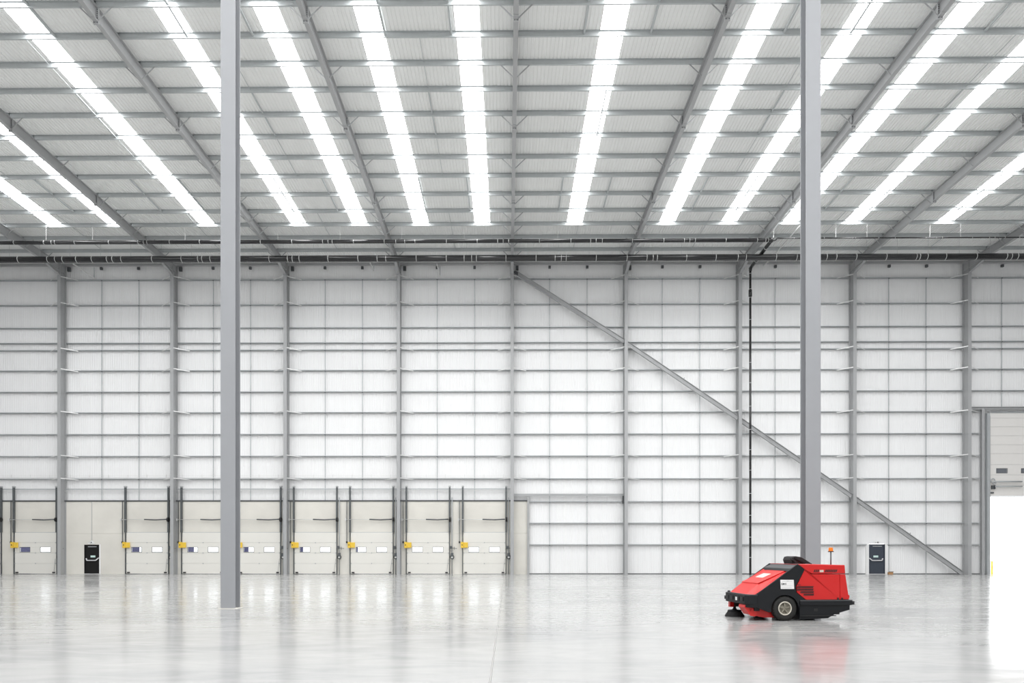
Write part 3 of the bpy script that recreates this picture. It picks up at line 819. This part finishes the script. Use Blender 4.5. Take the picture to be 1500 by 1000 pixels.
# dashboard
prism([(.84, 1.155), (.84, 1.19), (1.04, 1.288), (1.16, 1.288), (1.16, 1.155)], .05, W-.05).build('dashboard', 'dash', sw, bevel=.006)
prism([(.80, 1.13), (.845, 1.13), (.845, 1.185), (.83, 1.175)], .06, W-.06).build('dash_gap', 'black', sw)
# seat, wheel
prism([(1.13, 1.29), (1.10, 1.38), (1.13, 1.45), (1.20, 1.467), (1.34, 1.445), (1.42, 1.40), (1.60, 1.29)], .5, .92).build('seat', 'black', sw, bevel=.006)
MB().bar((1.14, .48, 1.43), (1.42, .48, 1.30), .03).bar((1.42, .48, 1.31), (1.58, .48, 1.29), .02).build('armrest', 'charcoal', sw)
MB().torus((1.09, .46, 1.405), .028, .014, 'y', 16, 6).bar((1.11, .46, 1.395), (1.17, .46, 1.33), .035).build('grab_handle', 'black', sw)
# wheels
def wheel(c, r, w, name):
    ax, b_, cz = c
    hw = w/2
    pr = [(r*.55, -hw*.9), (r*.72, -hw), (r*.92, -hw*.92), (r, -hw*.6), (r, hw*.6), (r*.92, hw*.92), (r*.72, hw), (r*.55, hw*.9)]
    o = MB().lathe(pr, c, 'y', 40).build(name, 'tyre', sw)
    tr_ = MB()
    for i in range(30):
        t_ = 2*math.pi*i/30
        for s_ in (-1, 1):
            p0 = Vector((ax + (r+.002)*math.cos(t_), b_ + s_*hw*.15, cz + (r+.002)*math.sin(t_)))
            p1 = Vector((ax + (r-.012)*math.cos(t_+.06), b_ + s_*hw*.98, cz + (r-.012)*math.sin(t_+.06)))
            tr_.bar(p0, p1, .022, .012, up=(math.cos(t_), 0, math.sin(t_)))
    tr_.build('tread', 'tyre', o)
    MB().torus((ax, b_-hw*.92, cz), r*.52, .014, 'y', 32, 8).build('rim', 'rim', sw)
    h = MB().lathe([(0.0, -hw*.55), (.05, -hw*.6), (.06, -hw*.35), (r*.42, -hw*.3), (r*.54, -hw*.85)], c, 'y', 28).build('hub', 'rim_dark', sw)
    sp = MB()
    for i in range(5):
        t_ = 2*math.pi*i/5 + .3
        sp.bar((ax+.03*math.cos(t_), b_-hw*.62, cz+.03*math.sin(t_)), (ax+r*.47*math.cos(t_), b_-hw*.62, cz+r*.47*math.sin(t_)), .03, .02, up=(0, 1, 0))
    sp.build('spoke', 'rim_dark', h)
wheel((.691, .09, .282), .282, .17, 'wheel')
wheel((.691, W-.09, .282), .282, .17, 'wheel')
wheel((1.62, .7, .235), .235, .16, 'wheel')
# lower red housing
lo = [(-.17, .365), (-.19, .30), (-.07, .13), (.26, .065), (.62, .06), (.62, .32), (.05, .365)]
prism(lo, .16, .50).build('brush_housing', 'red', sw, bevel=.01)
MB().extrude([(-.195, .30), (-.06, .11), (.05, .09), (.10, .16), (.03, .26), (-.02, .28), (-.06, .20), (-.10, .30)], (0, .145, 0), (0, .16, 0), (1, 0, 0), (0, 0, 1)).build('housing_flap', 'red_hood', sw)
MB().box(.02, .14, .10, .16, .22, .30).build('housing_bracket', 'black', sw)
# side broom
br = MB(); cx, cy = .03, 1.22
for i in range(72):
    t_ = 2*math.pi*i/72; rr_ = .225 + random.uniform(-.012, .012)
    br.bar((cx+.15*math.cos(t_), cy+.15*math.sin(t_), .125), (cx+rr_*math.cos(t_), cy+rr_*math.sin(t_), .004), .018, .012)
br.lathe([(.13, .125), (.20, .012)], (cx, cy, 0), 'z', 36)
bo = br.build('side_brush', 'bristle', sw)
MB().lathe([(0, .185), (.05, .185), (.06, .16), (.155, .155), (.165, .12), (.12, .11)], (cx, cy, 0), 'z', 32).tube((cx, cy, .13), (cx, cy, .34), .035, 12).build('brush_disc', 'charcoal', bo)
MB().box(cx-.02, cx+.10, cy-.10, cy+.08, .24, .38).build('brush_motor', 'black', sw)
MB().box(cx-.13, cx-.03, cy-.04, cy+.06, .23, .37).build('brush_motor_cover', 'red', sw)
# beacon
ax, ab = 1.86, .15
MB().tube((ax, ab, 1.275), (ax, ab, 1.57), .014, 10).build('beacon_pole', 'track', sw)
MB().tube((ax, ab, 1.565), (ax, ab, 1.585), .062, 18).build('beacon_base', 'black', sw)
MB().lathe([(0, 0.085), (.04, .082), (.047, .07), (.05, 0)], (ax, ab, 1.585), 'z', 20).build('beacon', 'amber', sw)
# notice plate on the fender
sp_ = MB().add([(.574, -.004, .935), (.890, -.004, .932), (.902, -.004, .725), (.585, -.004, .726), (.574, .004, .935), (.890, .004, .932), (.902, .004, .725), (.585, .004, .726)],
         [(0, 1, 2, 3), (7, 6, 5, 4), (0, 4, 5, 1), (1, 5, 6, 2), (2, 6, 7, 3), (3, 7, 4, 0)]).build('sign_plate', 'paper', sw)
def txt(s_, loc, size, parent, m_, ext=.0015, bold=.0):
    cu = bpy.data.curves.new('lettering', 'FONT'); cu.body = s_; cu.size = size; cu.extrude = ext; cu.offset = bold
    to = bpy.data.objects.new('tmp', cu); COL.objects.link(to)
    dg = bpy.context.evaluated_depsgraph_get(); me = bpy.data.meshes.new_from_object(to.evaluated_get(dg))
    bpy.data.objects.remove(to)
    me.materials.clear(); me.materials.append(M[m_])
    o = bpy.data.objects.new('lettering', me); COL.objects.link(o); o.parent = parent; o.location = loc; o.rotation_euler = (math.pi/2, 0, 0)
    return o
txt('S.M S', (.600, -.006, .823), .052, sp_, 'ink', bold=.0018)
MB().box(.61, .85, -.006, -.004, .892, .898).box(.61, .86, -.006, -.004, .80, .803).box(.61, .84, -.006, -.004, .756, .762).box(.72, .77, -.006, -.004, .902, .910).build('small_print', 'ink_grey', sp_)
